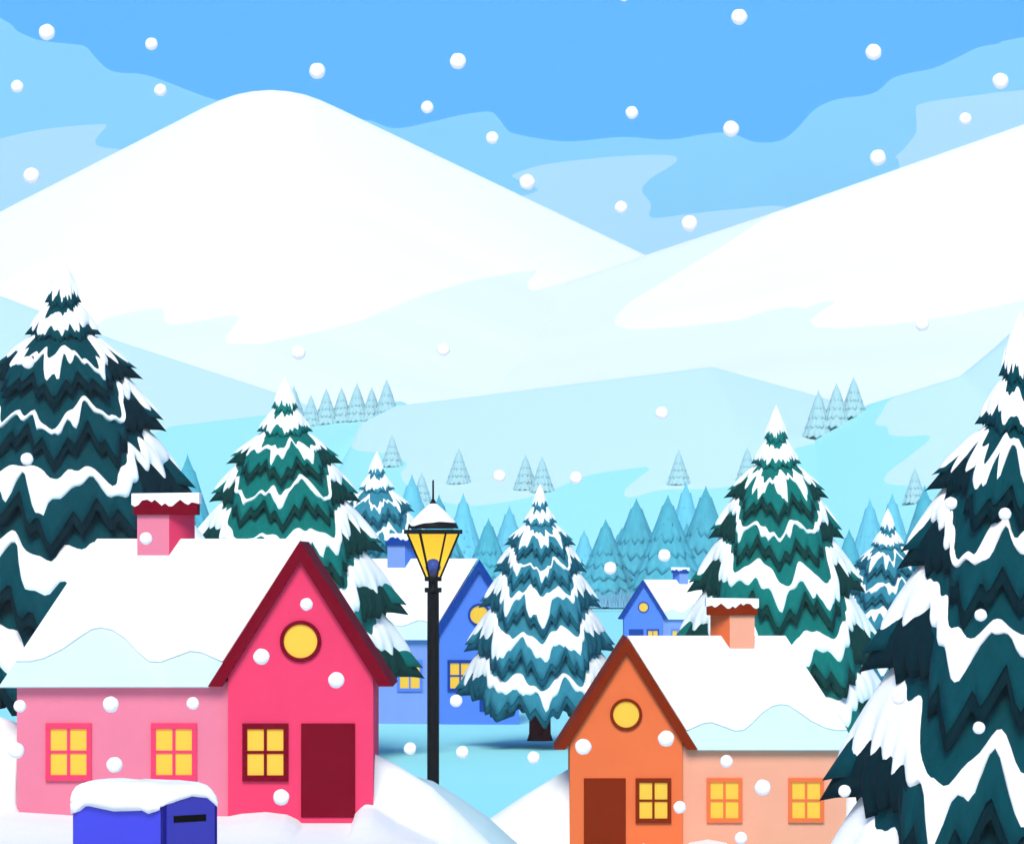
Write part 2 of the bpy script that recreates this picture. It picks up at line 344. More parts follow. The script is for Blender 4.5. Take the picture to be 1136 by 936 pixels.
def cottage(name, label, apx, base, rel, d, mirror, cw, cl, cd, group='gabled cottages in the snow', ridge_drop=0.0):
    """Template units are pixels of the nearest cottage; x from the gable's axis, z from the ground line, y into depth."""
    u = rel * d / F
    root = empty(name, P(apx, base, d)); tag(root, label, 'house', group)
    kk = .80 if 'orange' in name else .66
    mw = mat(name + '_gable_paint', cw, k=kk, rough=.7, var=.03, scale=1.2, bump=.08, bscale=14)
    ml = mat(name + '_wing_paint', cl, k=kk, rough=.7, var=.03, scale=1.2, bump=.08, bscale=14)
    md = mat(name + '_trim_paint', cd, k=.66, rough=.8, var=.05, scale=2.0, bump=.06, bscale=10, spec=.02)
    def put(mb, nm, ms, par, **kw): return mb.scaled(u, mirror).build(nm, ms, par, **kw)
    front = lambda y0, y1: ((lambda p: (p[0], y0, p[1])), (lambda p: (p[0], y1, p[1])))
    # walls
    a, b = front(0, 196)
    put(MB().prism([(-80, -25), (81, -25), (81, 168), (0.5, 296), (-80, 168)], a, b), 'gable_wall', mw, root)
    put(MB().box(-315, -80.5, 7, 194, -25, 156), 'wing_wall', ml, root)
    # gable roof: two slabs
    a, b = front(-9, 204)
    put(MB().prism([(-102, 151), (-86.5, 151), (0, 290), (87.5, 151), (103, 151), (0, 312)], a, b), 'gable_roof', md, root)
    # wing roof: hipped at the far end
    zr = 312 - ridge_drop; ye, yr, yb = -4, 100, 206
    kx = 1 + (yr * u) / d                      # the ridge lies behind the eaves
    xl = -230
    v = [(-333, ye, 151), (-98, ye, 151), (-4, yr, zr), (xl * kx, yr, zr), (-333, yb, 151), (-98, yb, 151)]
    put(MB().add(v, [(0, 1, 2, 3), (5, 4, 3, 2), (4, 0, 3), (0, 4, 5, 1), (1, 5, 2)]), 'wing_roof', m_snow, root)
    wr = root.children[-1] if False else [o for o in COL.objects if o.parent == root and o.name.startswith('wing_roof')][-1]
    # layers on the front slope, as polygons in the slope's plane
    up = Vector((0, yr - ye, zr - 151)); nrm = Vector((0, -(zr - 151), yr - ye)).normalized()
    def onslope(h):
        def g(p):
            x, q = p
            return tuple(Vector((x * (1 + (kx - 1) * q), ye, 151)) + up * q + nrm * h)
        return g
    put(MB().prism([(-334, -.012), (-101, -.012), (-40, .62), (-290, .40)], onslope(.3), onslope(3.2)), 'shade_layer', m_bluesnow, wr, bevel=.01)  # blue band: shading of the lower roof snow, put into colour
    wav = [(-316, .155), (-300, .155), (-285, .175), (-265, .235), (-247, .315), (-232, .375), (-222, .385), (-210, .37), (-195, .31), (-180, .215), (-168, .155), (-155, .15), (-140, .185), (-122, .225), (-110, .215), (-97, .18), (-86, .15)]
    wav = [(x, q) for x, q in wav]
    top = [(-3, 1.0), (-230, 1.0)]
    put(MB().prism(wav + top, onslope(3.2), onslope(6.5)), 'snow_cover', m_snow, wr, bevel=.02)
    # round window
    c = (0.5, 201); n = 40
    def ring(r): return [(c[0] + r * math.cos(2 * math.pi * k / n), c[1] + r * math.sin(2 * math.pi * k / n)) for k in range(n)]
    mb = MB(); ro, ri = ring(23), ring(18.6)
    v = [(x, -3.2, z) for x, z in ro] + [(x, -3.2, z) for x, z in ri] + [(x, .5, z) for x, z in ro] + [(x, .5, z) for x, z in ri]
    f = []
    for k in range(n):
        j = (k + 1) % n; f += [(k, j, n + j, n + k), (k, 2 * n + k, 2 * n + j, j), (n + k, n + j, 3 * n + j, 3 * n + k)]
    rw = put(mb.add(v, f), 'round_window', md, root)
    a, b = front(-1.0, .4)
    put(MB().prism(ring(18.8), a, b), 'pane', m_pane, rw)
    # square windows
    def window(x0, y0, material):
        x0, x1, z0, z1 = x0, x0 + 51, 46, 110
        mb = MB(); fw = 5.5
        mb.box(x0, x1, y0 - 3.4, y0 + .3, z1 - 6.5, z1).box(x0, x1, y0 - 4.2, y0 + .3, z0, z0 + 6.5)
        mb.box(x0, x0 + fw, y0 - 3.0, y0 + .3, z0 + 6.5, z1 - 6.5).box(x1 - fw, x1, y0 - 3.0, y0 + .3, z0 + 6.5, z1 - 6.5)
        xm, zm = (x0 + x1) / 2, (z0 + z1) / 2
        mb.box(xm - 1.7, xm + 1.7, y0 - 2.6, y0 + .3, z0 + 6.5, z1 - 6.5).box(x0 + fw, xm - 1.7, y0 - 2.4, y0 + .3, zm - 1.7, zm + 1.7).box(xm + 1.7, x1 - fw, y0 - 2.4, y0 + .3, zm - 1.7, zm + 1.7)
        w = put(mb, 'window', material, root)
        put(MB().box(x0 + 4, x1 - 4, y0 - .9, y0 + .2, z0 + 5, z1 - 5), 'pane', m_pane, w)
        return w
    window(-64, 0, md)
    mfr = mw if True else md
    for x0 in (-283, -166): window(x0, 7, mfr)
    # door
    mb = MB().box(1, 61, -2.2, .3, 6, 110)
    put(mb, 'door', md, root, bevel=.012)
    # chimney with a splayed plan: front in the pale paint, flank in the strong paint
    pl = [(-188, 82), (-152, 82), (-125, 109), (-161, 109)]
    mb = MB(); v = [(x, y, 235) for x, y in pl] + [(x, y, 343) for x, y in pl]
    mb.add(v, [(0, 1, 5, 4)], 0).add(v, [(1, 2, 6, 5), (2, 3, 7, 6), (3, 0, 4, 7), (0, 3, 2, 1), (4, 5, 6, 7)], 1)
    ch = put(mb, 'chimney', [ml, mw], root)
    put(MB().box(-192, -119.5, 77, 114, 342, 359.5), 'chimney_cap', md, ch, bevel=.01)
    w = [(-194, 353), (-190, 351), (-186, 353), (-182, 358), (-176, 359), (-171, 356), (-168, 359), (-164, 356), (-160, 352), (-156, 355), (-152, 351.5), (-148, 351.5), (-144, 355), (-139, 359), (-134, 355), (-130, 353), (-126, 356), (-121, 355), (-117.5, 354), (-117.5, 367), (-194, 366)]
    a, b = front(75.5, 115.5)
    put(MB().prism(w, a, b), 'chimney_snow', m_snow, ch, bevel=.012)
    return root

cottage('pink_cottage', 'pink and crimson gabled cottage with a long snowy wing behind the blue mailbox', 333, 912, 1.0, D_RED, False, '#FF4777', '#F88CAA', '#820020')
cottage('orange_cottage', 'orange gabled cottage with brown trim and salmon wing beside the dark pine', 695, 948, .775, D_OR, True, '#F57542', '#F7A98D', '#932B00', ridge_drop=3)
cottage('blue_cottage', 'blue gabled cottage half hidden behind the lamp post and teal pine', 531.5, 792, .548, 156.0, False, '#5E92FF', '#8DAFF8', '#1648A8', ridge_drop=0)
cottage('blue_cottage', 'small distant blue cottage peeking above the orange cottage roof', 714, 727, .267, 270.0, True, '#5E92FF', '#8DAFF8', '#1648A8')

# ------------------------------------------------------------------ conifers
TR = [28, 58, 110, 150, 198, 248, 282]
TZ = [67, 122, 178, 265, 380, 525, 674]
TL = [22, 26, 62, 80, 108, 122, 108]
HT = 787.0

def circ_smooth(a, w):
    k = np.hanning(w + 2)[1:-1]; k /= k.sum(); n = len(a)
    return np.convolve(np.concatenate([a[-w:], a, a[:w]]), k, 'same')[w:w + n]

def lobes(rng, NT):
    """Hem drop round the tier, 0 = side tip height, 1 = the lowest front point; degrees from the front."""
    kn = []
    for base in (0, 180):
        j = lambda s=3: rng.uniform(-s, s)
        lows = [(-58 + j(), .13), (-31 + j(), .82 + rng.uniform(-.1, .1)), (3 + j(), 1.0), (34 + j(), .86 + rng.uniform(-.1, .1)), (58 + j(), .13)]
        highs = [(-90, .06), (-74 + j(1), .0), (-47 + j(), .03), (-14 + j(), .16 + rng.uniform(-.1, .1)), (18 + j(), .14 + rng.uniform(-.1, .1)), (48 + j(), .03), (74 + j(1), .0)]
        seq = [highs[0], (-82, .015), highs[1], lows[0], highs[2], lows[1], highs[3], lows[2], highs[4], lows[3], highs[5], lows[4], highs[6], (82, .015)]
        out = []
        for (a0, l0), (a1, l1) in zip(seq, seq[1:] + [(90, .06)]):
            out.append((a0, l0))
            if a1 - a0 > 9:
                t = .5 + rng.uniform(-.08, .08); am = a0 + (a1 - a0) * t; lm = l0 + (l1 - l0) * t; s = .13 * (1 if l1 > l0 else -1)
                out += [(am - 1.6, lm + s), (am + 1.6, lm - s * .55)]
        kn += [(a + base, l) for a, l in out]
    kn.sort(); a = np.array([k[0] for k in kn]); l = np.array([k[1] for k in kn])
    th = np.linspace(-90, 270, NT, endpoint=False)
    return th, np.interp(th, a, l, period=360)

def tipf(th, t):
    """Boughs at the sides reach out into tips; between them the skirt pulls in a little."""
    s = np.abs(np.sin(np.radians(th))); tip = np.clip((s - .965) / .035, 0, 1) ** 1.6
    return 1 + np.clip(t, 0, 1.2) ** 3 * (.05 * tip - .12 * np.clip((s - .55) / .3, 0, 1) * (1 - tip))

def skirt(mb, th, C, z0, zh, nt=8, t0=0.0, off=0.0, cap=True, idx=0):
    n = len(th); ca, sa = np.sin(np.radians(th)), -np.cos(np.radians(th))
    v = []
    for k in range(nt + 1):
        t = t0 + (1 - t0) * k / nt; z = z0 + (zh - z0) * t; r = np.maximum(C(z) * tipf(th, t) + off, 0.0)
        v += list(zip(r * ca, r * sa, -z))
    f = [(k * n + i, k * n + (i + 1) % n, (k + 1) * n + (i + 1) % n, (k + 1) * n + i) for k in range(nt) for i in range(n)]
    if cap:      # fold the hem back under towards the stem
        r = np.maximum(C(zh) + off, 0) * .6; v += list(zip(r * ca, r * sa, -(zh - 18)))
        k = nt; f += [(k * n + i, k * n + (i + 1) % n, (k + 1) * n + (i + 1) % n, (k + 1) * n + i) for i in range(n)]
    mb.add(v, f, idx)

def tier_cones():
    cs = []
    for i in range(7):
        R0, z0 = (0, 0) if i == 0 else (.76 * TR[i-1], TZ[i-1])
        k = (TR[i] - R0) / (TZ[i] - z0)
        def C(z, R0=R0, z0=z0, k=k, zt=TZ[i]): 
            z = np.asarray(z, float); return R0 + k * (np.minimum(z, zt) - z0) + .62 * k * np.maximum(z - zt, 0)
        cs.append(C)
    return cs

def snow_tree(name, label, apx, apy, sx, sz, d, cmain, cdark, seed, trunk_to, mirror=False, tiers=7, group='snow laden pines'):
    rng = random.Random(seed); u = d / F
    top = P(apx, apy, d); gz = trunk_to
    root = empty(name, (top.x, top.y, gz)); tag(root, label, 'tree', group)
    ms = mat(name + '_needles', cmain, k=(.56 if cmain == DK else .70), rough=.85, var=.10, scale=2.2, stretch=(3, 3, .8), bump=.35, bscale=5)
    mk = mat(name + '_hem_shade', cdark, k=.66, rough=.9, var=.15, scale=2.5, stretch=(3, 3, .8), bump=.35, bscale=5)  # dark tone painted for the shade below each hem
    NT = 216; cones = tier_cones(); dz = top.z - gz
    def fin(mb):
        sgn = -1 if mirror else 1
        mb.v = [(x * sx * u * sgn, y * sx * u, dz + z * sz * u) for x, y, z in mb.v]; return mb
    # trunk
    zb = (gz - top.z) / (sz * u)
    w = 36 * .3313 / sx * (sx / .3313) 
    fin(MB().lathe([(46, zb - 10), (38, zb + 14), (36, -700), (20, -450), (6, -120)], 20)).build('trunk', m_trunk, root, smooth=True)
    for i in range(7):
        C = cones[i]; th, L = lobes(rng, NT)
        z0 = 0 if i == 0 else TZ[i-1] - .55 * (TZ[i-1] - (TZ[i-2] if i > 1 else 0))
        zh = TZ[i] + TL[i] * L * (1 if i > 1 else .8)
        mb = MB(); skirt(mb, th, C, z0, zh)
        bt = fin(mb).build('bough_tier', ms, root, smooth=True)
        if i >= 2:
            wdt = 15 + 1.6 * i  # strip of painted shade showing under the tier's zigzag hem
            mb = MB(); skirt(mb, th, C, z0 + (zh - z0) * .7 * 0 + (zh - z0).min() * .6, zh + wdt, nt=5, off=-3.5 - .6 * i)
            fin(mb).build('hem_shade', mk, bt, smooth=True)
        # snow on the tier
        nz = lambda w, a: a * circ_smooth(np.array([rng.uniform(-1, 1) for _ in range(NT)]), w) * math.sqrt(w)
        side = np.abs(np.sin(np.radians(th))) ** 6
        if i == 0:
            s0 = np.zeros(NT); s1 = .82 + nz(9, .10)
        else:
            g = 1.0 if i > 1 else .45
            za = circ_smooth(zprev, 9) + (15 + 1.6 * i) * (i > 2) * (1 - .9 * side) + g * (17 + 3.2 * i + nz(19, 15) + nz(7, 7)) * (1 - .75 * side)
            zb2 = circ_smooth(zh, 5) - g * (34 + 3.6 * i) * (1 - .35 * side) + g * nz(9, 11)
            for _ in range(16):                      # drips
                c0, wd, hgt = rng.uniform(-90, 270), rng.uniform(2.2, 4.6), g * rng.uniform(14, 42)
                dd = (th - c0 + 180) % 360 - 180; zb2 = zb2 + hgt * np.exp(-(dd / wd) ** 2)
            for _ in range(22):                      # thin pointed runs and bare gaps
                c0, wd, hgt = rng.uniform(-90, 270), rng.uniform(1.6, 3.2), g * rng.uniform(-22, 36)
                dd = np.abs((th - c0 + 180) % 360 - 180); zb2 = zb2 + hgt * np.clip(1 - dd / (2 * wd), 0, 1)
            za = za + g * nz(5, 7)
            zb2 = np.minimum(np.maximum(zb2, za + 10 * g), zh - 6)
            s0 = (za - z0) / (zh - z0); s1 = np.maximum((zb2 - z0) / (zh - z0), s0 + .03)
        zprev = zh
        n = NT; ca, sa = np.sin(np.radians(th)), -np.cos(np.radians(th)); v = []; NS = 8
        thick = 6 + .9 * i
        for k in range(NS + 1):
            wv = k / NS; t = s0 + (s1 - s0) * wv; z = z0 + (zh - z0) * t
            off = thick * (math.sin(math.pi * min(max(wv, .0), 1)) ** .5 if i else min(1.0, (1 - wv) * 3) ** .5) - 1.5
            if i == 0: off *= min(1, wv * 2 + .12)
            r = np.maximum(C(z) * tipf(th, t) + off, 0.2); v += list(zip(r * ca, r * sa, -z + (0 if i else (7 - 7 * wv))))
        f = [(k * n + a, k * n + (a + 1) % n, (k + 1) * n + (a + 1) % n, (k + 1) * n + a) for k in range(NS) for a in range(n)]
        fin(MB().add(v, f)).build('snow', m_snow, bt, smooth=True)
    return root

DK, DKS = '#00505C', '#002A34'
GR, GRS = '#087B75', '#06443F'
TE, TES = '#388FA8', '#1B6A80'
def gz_at(apx, d): return float(ground.z((apx - CX) / F * d, d))
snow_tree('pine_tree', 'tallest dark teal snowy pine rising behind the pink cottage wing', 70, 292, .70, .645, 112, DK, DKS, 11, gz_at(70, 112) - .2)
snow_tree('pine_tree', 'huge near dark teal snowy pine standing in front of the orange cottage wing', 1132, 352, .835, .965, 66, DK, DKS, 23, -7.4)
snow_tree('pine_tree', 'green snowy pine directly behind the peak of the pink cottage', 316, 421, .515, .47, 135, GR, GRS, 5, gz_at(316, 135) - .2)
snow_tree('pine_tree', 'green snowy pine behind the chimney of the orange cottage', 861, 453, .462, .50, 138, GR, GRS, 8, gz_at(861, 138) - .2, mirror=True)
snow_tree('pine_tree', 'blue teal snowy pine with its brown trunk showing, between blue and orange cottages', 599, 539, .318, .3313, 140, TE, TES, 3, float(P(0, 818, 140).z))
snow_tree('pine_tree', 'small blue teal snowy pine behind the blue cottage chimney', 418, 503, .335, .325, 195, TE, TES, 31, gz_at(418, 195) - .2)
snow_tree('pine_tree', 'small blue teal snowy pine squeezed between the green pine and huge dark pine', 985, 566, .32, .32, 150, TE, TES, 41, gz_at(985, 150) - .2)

# distant conifers: one prototype per row, copied; haze fade sits in the row colours
def plain_tree(name, material, seed, kx, tight=.82, few=False):
    rng = random.Random(seed); root = empty(name); mb = MB()
    fr = [0, .17, .30, .44, .58, .72, .86, 1.0]; hw = [.0, .065, .125, .19, .255, .32, .385, .45]
    if few: fr = [0, .24, .42, .61, .80, 1.0]; hw = [0, .10, .185, .27, .36, .45]
    n = 96; th = np.linspace(0, 360, n, endpoint=False)
    for i in range(len(fr) - 1):
        z0, z1 = max(0, fr[i] - .07), fr[i+1]
        r0, r1 = hw[i] * tight, hw[i+1]
        lob = np.zeros(n)
        for k in range(14):
            a = k * 360 / 14 + rng.uniform(-6, 6); dd = np.abs((th - a + 180) % 360 - 180); lob = np.maximum(lob, np.clip(1 - dd / 15, 0, 1) * rng.uniform(.7, 1))
        zh = z1 - .06 + .065 * lob; rh = r1 * (.82 + .24 * lob); v = []
        for k in range(5):
            t = k / 4; r = r0 + (rh - r0) * t ** (1.25 if i == 0 else 1.05); z = z0 + (zh - z0) * t
            v += list(zip(r * np.cos(np.radians(th)) * kx, r * np.sin(np.radians(th)) * kx, 1 - z))
        rr = rh * .75; v += list(zip(rr * np.cos(np.radians(th)) * kx, rr * np.sin(np.radians(th)) * kx, 1 - zh + .02))
        f = [(k * n + a, k * n + (a + 1) % n, (k + 1) * n + (a + 1) % n, (k + 1) * n + a) for k in range(5) for a in range(n)]
        mb.add(v, f)
    mb.build('crown', material, root, smooth=True)
    MB().lathe([(.04, -.04), (.035, .1), (.03, .4)], 10).build('trunk', m_trunk, root, smooth=True)
    return root

def copy_tree(src):
    o = src.copy(); COL.objects.link(o)
    for ch in src.children:
        c = ch.copy(); COL.objects.link(c); c.parent = o
    return o

def plant_row(name, protos, items, group):
    used = set()
    for k, (ax, ay, d, base, w, label) in enumerate(items):
        p = protos[k % len(protos)]
        o = p if k < len(protos) else copy_tree(p)
        b = base if isinstance(base, Vector) else P(ax, base, d)
        h = (HY - ay) / F * b.y - b.z
        if isinstance(base, Vector): b = b - Vector((0, 0, .06 * h)); h *= 1.06
        o.location = b; o.scale = (h * w, h * w, h); o.rotation_euler = (0, 0, k * 1.7)
        tag(o, label, 'tree', group)

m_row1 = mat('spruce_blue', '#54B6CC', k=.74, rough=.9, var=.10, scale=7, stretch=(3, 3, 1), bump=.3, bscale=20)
m_row2 = mat('hazed_spruce', '#74D2EA', k=.72, rough=.9, var=.06, scale=7, stretch=(3, 3, 1), bump=.3, bscale=20)  # base colour lightened to stand for distance haze
m_row3 = mat('pale_hazed_spruce', '#B4DEE6', k=.70, rough=.9, var=.04, scale=7, stretch=(3, 3, 1))  # palest row: most of the haze fade is painted in
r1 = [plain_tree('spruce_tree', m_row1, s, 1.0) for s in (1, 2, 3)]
r2 = [plain_tree('hazed_spruce', m_row2, s, 1.0, .88) for s in (4, 5)]
r3 = [plain_tree('pale_hazed_spruce', m_row3, s, .85, .84, True) for s in (6, 7, 8)]
B1 = 672
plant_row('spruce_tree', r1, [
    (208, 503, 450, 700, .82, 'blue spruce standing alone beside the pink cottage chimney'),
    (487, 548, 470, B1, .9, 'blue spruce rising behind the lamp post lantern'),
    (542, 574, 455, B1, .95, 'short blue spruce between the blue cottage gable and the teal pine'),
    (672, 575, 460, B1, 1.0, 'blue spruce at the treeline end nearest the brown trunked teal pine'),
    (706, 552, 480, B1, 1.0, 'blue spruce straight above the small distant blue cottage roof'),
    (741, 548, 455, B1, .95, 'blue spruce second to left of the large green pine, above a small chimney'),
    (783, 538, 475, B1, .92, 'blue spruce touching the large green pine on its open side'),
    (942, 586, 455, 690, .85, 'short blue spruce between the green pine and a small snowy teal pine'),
    (1026, 538, 470, 700, .85, 'blue spruce half hidden by the huge dark pine beside a pale hazed one'),
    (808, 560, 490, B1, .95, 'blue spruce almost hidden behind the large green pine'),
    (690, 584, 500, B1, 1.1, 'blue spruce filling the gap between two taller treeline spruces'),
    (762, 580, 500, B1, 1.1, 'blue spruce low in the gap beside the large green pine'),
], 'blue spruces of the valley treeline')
plant_row('hazed_spruce', r2, [
    (457, 525, 600, 668, .8, 'light blue hazed spruce between the small teal pine and the lamp post'),
    (514, 546, 590, 666, .75, 'light blue hazed spruce between lantern and snowy teal pine'),
    (565, 560, 610, 666, .85, 'light blue hazed spruce close against the teal pine with visible trunk'),
    (648, 587, 600, 668, .85, 'lowest light blue hazed spruce, peeping out behind the teal pine'),
    (761, 533, 620, 668, .72, 'light blue hazed spruce topping the treeline between two blue spruces'),
    (965, 552, 600, 672, .75, 'light blue hazed spruce nearest the green pine, behind a small snowy pine'),
    (990, 546, 590, 672, .75, 'light blue hazed spruce rising above the tip of the small snowy pine'),
    (400, 560, 600, 668, .8, 'light blue hazed spruce mostly hidden behind the green pine'),
], 'light hazed spruces behind the treeline')
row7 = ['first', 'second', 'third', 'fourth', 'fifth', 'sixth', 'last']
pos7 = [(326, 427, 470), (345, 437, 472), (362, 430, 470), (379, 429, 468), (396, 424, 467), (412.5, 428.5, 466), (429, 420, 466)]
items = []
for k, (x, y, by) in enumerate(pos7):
    items.append((x, y, None, hillL.hit(x, by, 700, 989), .95, 'pale hazed spruce, %s from the green pine in the hillside row of seven' % row7[k]))
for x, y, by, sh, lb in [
    (435, 481, 517, hill2, 'pale hazed spruce standing alone on the slope below the row of seven'),
    (468, 523, 562, hill2, 'pale hazed spruce low on the slope beside a light hazed spruce tip'),
    (509, 496, 536, hill2, 'pale hazed spruce standing alone on the slope above the lantern'),
    (583, 503, 543, hill2, 'pale hazed spruce, lantern side one of the pair above the teal pine'),
    (601.5, 505, 545, hill2, 'pale hazed spruce, far side one of the pair above the teal pine'),
    (753, 498, 537, hill2, 'pale hazed spruce alone on the slope above the valley treeline'),
    (829, 495, 533, hill2, 'pale hazed spruce half hidden behind the large green pine top'),
    (908, 432, 484, hill3, 'lowest of three pale hazed spruces climbing the ridge above the green pine'),
    (928, 424, 473, hill3, 'middle of three pale hazed spruces climbing the ridge above the green pine'),
    (947, 417, 462, hill3, 'highest of three pale hazed spruces climbing the ridge above the green pine'),
    (1015, 518, 557, hill3, 'pale hazed spruce beside the huge dark pine, low on the slope')]:
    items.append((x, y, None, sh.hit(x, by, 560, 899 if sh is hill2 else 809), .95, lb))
plant_row('pale_hazed_spruce', r3, items, 'pale hazed spruces on the hills')

# pale bushes at the treeline's foot
m_bush = mat('bush_pale_blue', '#8CC4E4', k=.72, rough=.9, var=.06, scale=6, bump=.2)
def bush(px, base, d, w, h, seed, label):
    rng = random.Random(seed); root_p = P(px, base, d); mb = MB()
    for k in range(46):
        a = rng.uniform(0, 2 * math.pi); r = math.sqrt(rng.random()) * w * .5
        x, y = r * math.cos(a), r * math.sin(a) * .6; hh = h * (1 - .5 * (r / (w * .5)) ** 2) * rng.uniform(.55, 1)
        mb.bar((x, y, -.1), (x * 1.25 + rng.uniform(-.1, .1), y * 1.2, hh), w * .055, 6, r2=w * .006)
    o = mb.build('bush', m_bush); o.location = root_p
    tag(o, label, 'bush', 'pale bushes along the treeline')
u4 = 440 / F
bush(664, 672, 440, 22 * u4, 20 * u4, 1, 'pale blue frosted bush beside the teal pine boughs')
bush(683, 672, 440, 20 * u4, 24 * u4, 2, 'tallest pale blue frosted bush, midway to the small blue cottage')
bush(698, 671, 440, 16 * u4, 20 * u4, 3, 'pale blue frosted bush next to the small blue cottage gable')
bush(648, 673, 442, 20 * u4, 18 * u4, 4, 'pale blue frosted bush mostly hidden behind the teal pine')

# ------------------------------------------------------------------ street lamp
def street_lamp():
    d = 94.5; u = d / F; gz = float(P(0, 940, d).z)
    root = empty('street_lamp', (P(480.5, 0, d).x, d, gz)); tag(root, 'black street lamp post with lit yellow lantern under a cap of snow', 'street lamp')
    mk = mat('lamp_iron', (0.003, 0.003, 0.0035), k=1, rough=.6, var=.2, scale=8, bump=.05, spec=.12)
    Zp = lambda py: (HY - py) * u - gz
    mb = MB()
    mb.lathe([(11 * u, 0), (11 * u, .25), (8.5 * u, .4), (6.7 * u, .6), (6.5 * u, Zp(657))], 20)
    mb.lathe([(9.5 * u, Zp(657)), (9.5 * u, Zp(651.5))], 20).lathe([(5.3 * u, Zp(652)), (5.3 * u, Zp(644))], 20).lathe([(9.5 * u, Zp(644.5)), (9.5 * u, Zp(639.5))], 20)
    mb.build('post', mk, root, smooth=False, bevel=.01)
    zb, zt = Zp(640), Zp(592); rb, rt = 8.2 * u, 28.5 * u
    ring = lambda r, z: [(r * math.cos(math.pi / 3 * k), r * math.sin(math.pi / 3 * k), z) for k in range(6)]
    lo, hi = ring(rb, zb), ring(rt, zt); fr = MB()
    for k in range(6): fr.bar(lo[k], hi[k], 1.15 * u, 8)
    fr.lathe([(32.5 * u, Zp(592.0)), (32.5 * u, Zp(587.4))], 6)
    lan = fr.build('lantern_frame', mk, root)
    c = lin('#FFD23C')
    def glass(name, opaque, em):
        gm = bpy.data.materials.new(name); gm.use_nodes = True; t = gm.node_tree; b = t.nodes['Principled BSDF']
        b.inputs['Base Color'].default_value = [v * .55 for v in c] + [1]; b.inputs['Roughness'].default_value = .4
        b.inputs['Specular IOR Level'].default_value = .1
        b.inputs['Emission Color'].default_value = c + [1]; b.inputs['Emission Strength'].default_value = em
        tr = t.nodes.new('ShaderNodeBsdfTransparent'); mx = t.nodes.new('ShaderNodeMixShader'); mx.inputs[0].default_value = opaque
        t.links.new(tr.outputs[0], mx.inputs[1]); t.links.new(b.outputs[0], mx.inputs[2]); t.links.new(mx.outputs[0], t.nodes['Material Output'].inputs['Surface'])
        return gm
    g_clear, g_frost = glass('clear_lantern_glass', .03, .2), glass('frosted_lantern_glass', 1.0, .6)
    for k in range(6):
        j = (k + 1) % 6; n = Vector((math.cos(math.pi / 3 * (k + .5)), math.sin(math.pi / 3 * (k + .5)), 0)) * .012
        q = [Vector(p) * 1 for p in (lo[k], lo[j], hi[j], hi[k])]
        v = q + [p - n for p in q]
        MB().add(v, [(0, 1, 2, 3), (7, 6, 5, 4), (0, 4, 5, 1), (1, 5, 6, 2), (2, 6, 7, 3), (3, 7, 4, 0)]).build('glass_pane', g_frost if k < 3 else g_clear, lan)
    mbulb = mat('lamp_bulb_blue', '#1648A8', k=.9, rough=.3, var=.02)
    MB().lathe([(4.5 * u, zb), (4.6 * u, Zp(634)), (7.6 * u, Zp(632.5)), (8.6 * u, Zp(629)), (7.6 * u, Zp(624)), (4.6 * u, Zp(620.5)), (1 * u, Zp(619.5))], 20).build('bulb', mbulb, root, smooth=True)
    # roof: iron cap with a ragged edge under the snow
    rng = random.Random(2); n = 48; v = []; hts = circ_smooth(np.array([rng.uniform(0, 1) for _ in range(n)]), 7)
    hts = (hts - hts.min()) / (hts.max() - hts.min())
    prof_c = [(28.5, 586), (27.0, 582.5), (20, 574), (10, 565), (1, 558)]
    cm = MB().lathe([(r * u, Zp(z)) for r, z in prof_c], 32).build('lantern_cap', mk, root, smooth=True)
    for k in range(7):
        w = k / 6
        for a in range(n):
            an = 2 * math.pi * a / n; edge_r = 28.6 - 4.2 * hts[a]; edge_z = 585.2 - 5.0 * hts[a]
            r = edge_r * (1 - w) + 0.6 * w; z = edge_z * (1 - w) + 556.8 * w
            bulge = 1.3 * math.sin(math.pi * min(1, w * 1.0 + .12)) ** .6 + 1.1
            v.append(((r + bulge * .35) * u * math.cos(an), (r + bulge * .35) * u * math.sin(an), Zp(z - bulge * .8)))
    f = [(k * n + a, k * n + (a + 1) % n, (k + 1) * n + (a + 1) % n, (k + 1) * n + a) for k in range(6) for a in range(n)] + [tuple(range(6 * n, 7 * n))]
    MB().add(v, f).build('cap_snow', m_snow, cm, smooth=True)
    MB().lathe([(4.5 * u, Zp(561)), (3.8 * u, Zp(557.5)), (2.6 * u, Zp(556)), (1.1 * u, Zp(553)), (1.0 * u, Zp(532.5))], 14).build('finial', mk, root, smooth=False)
street_lamp()

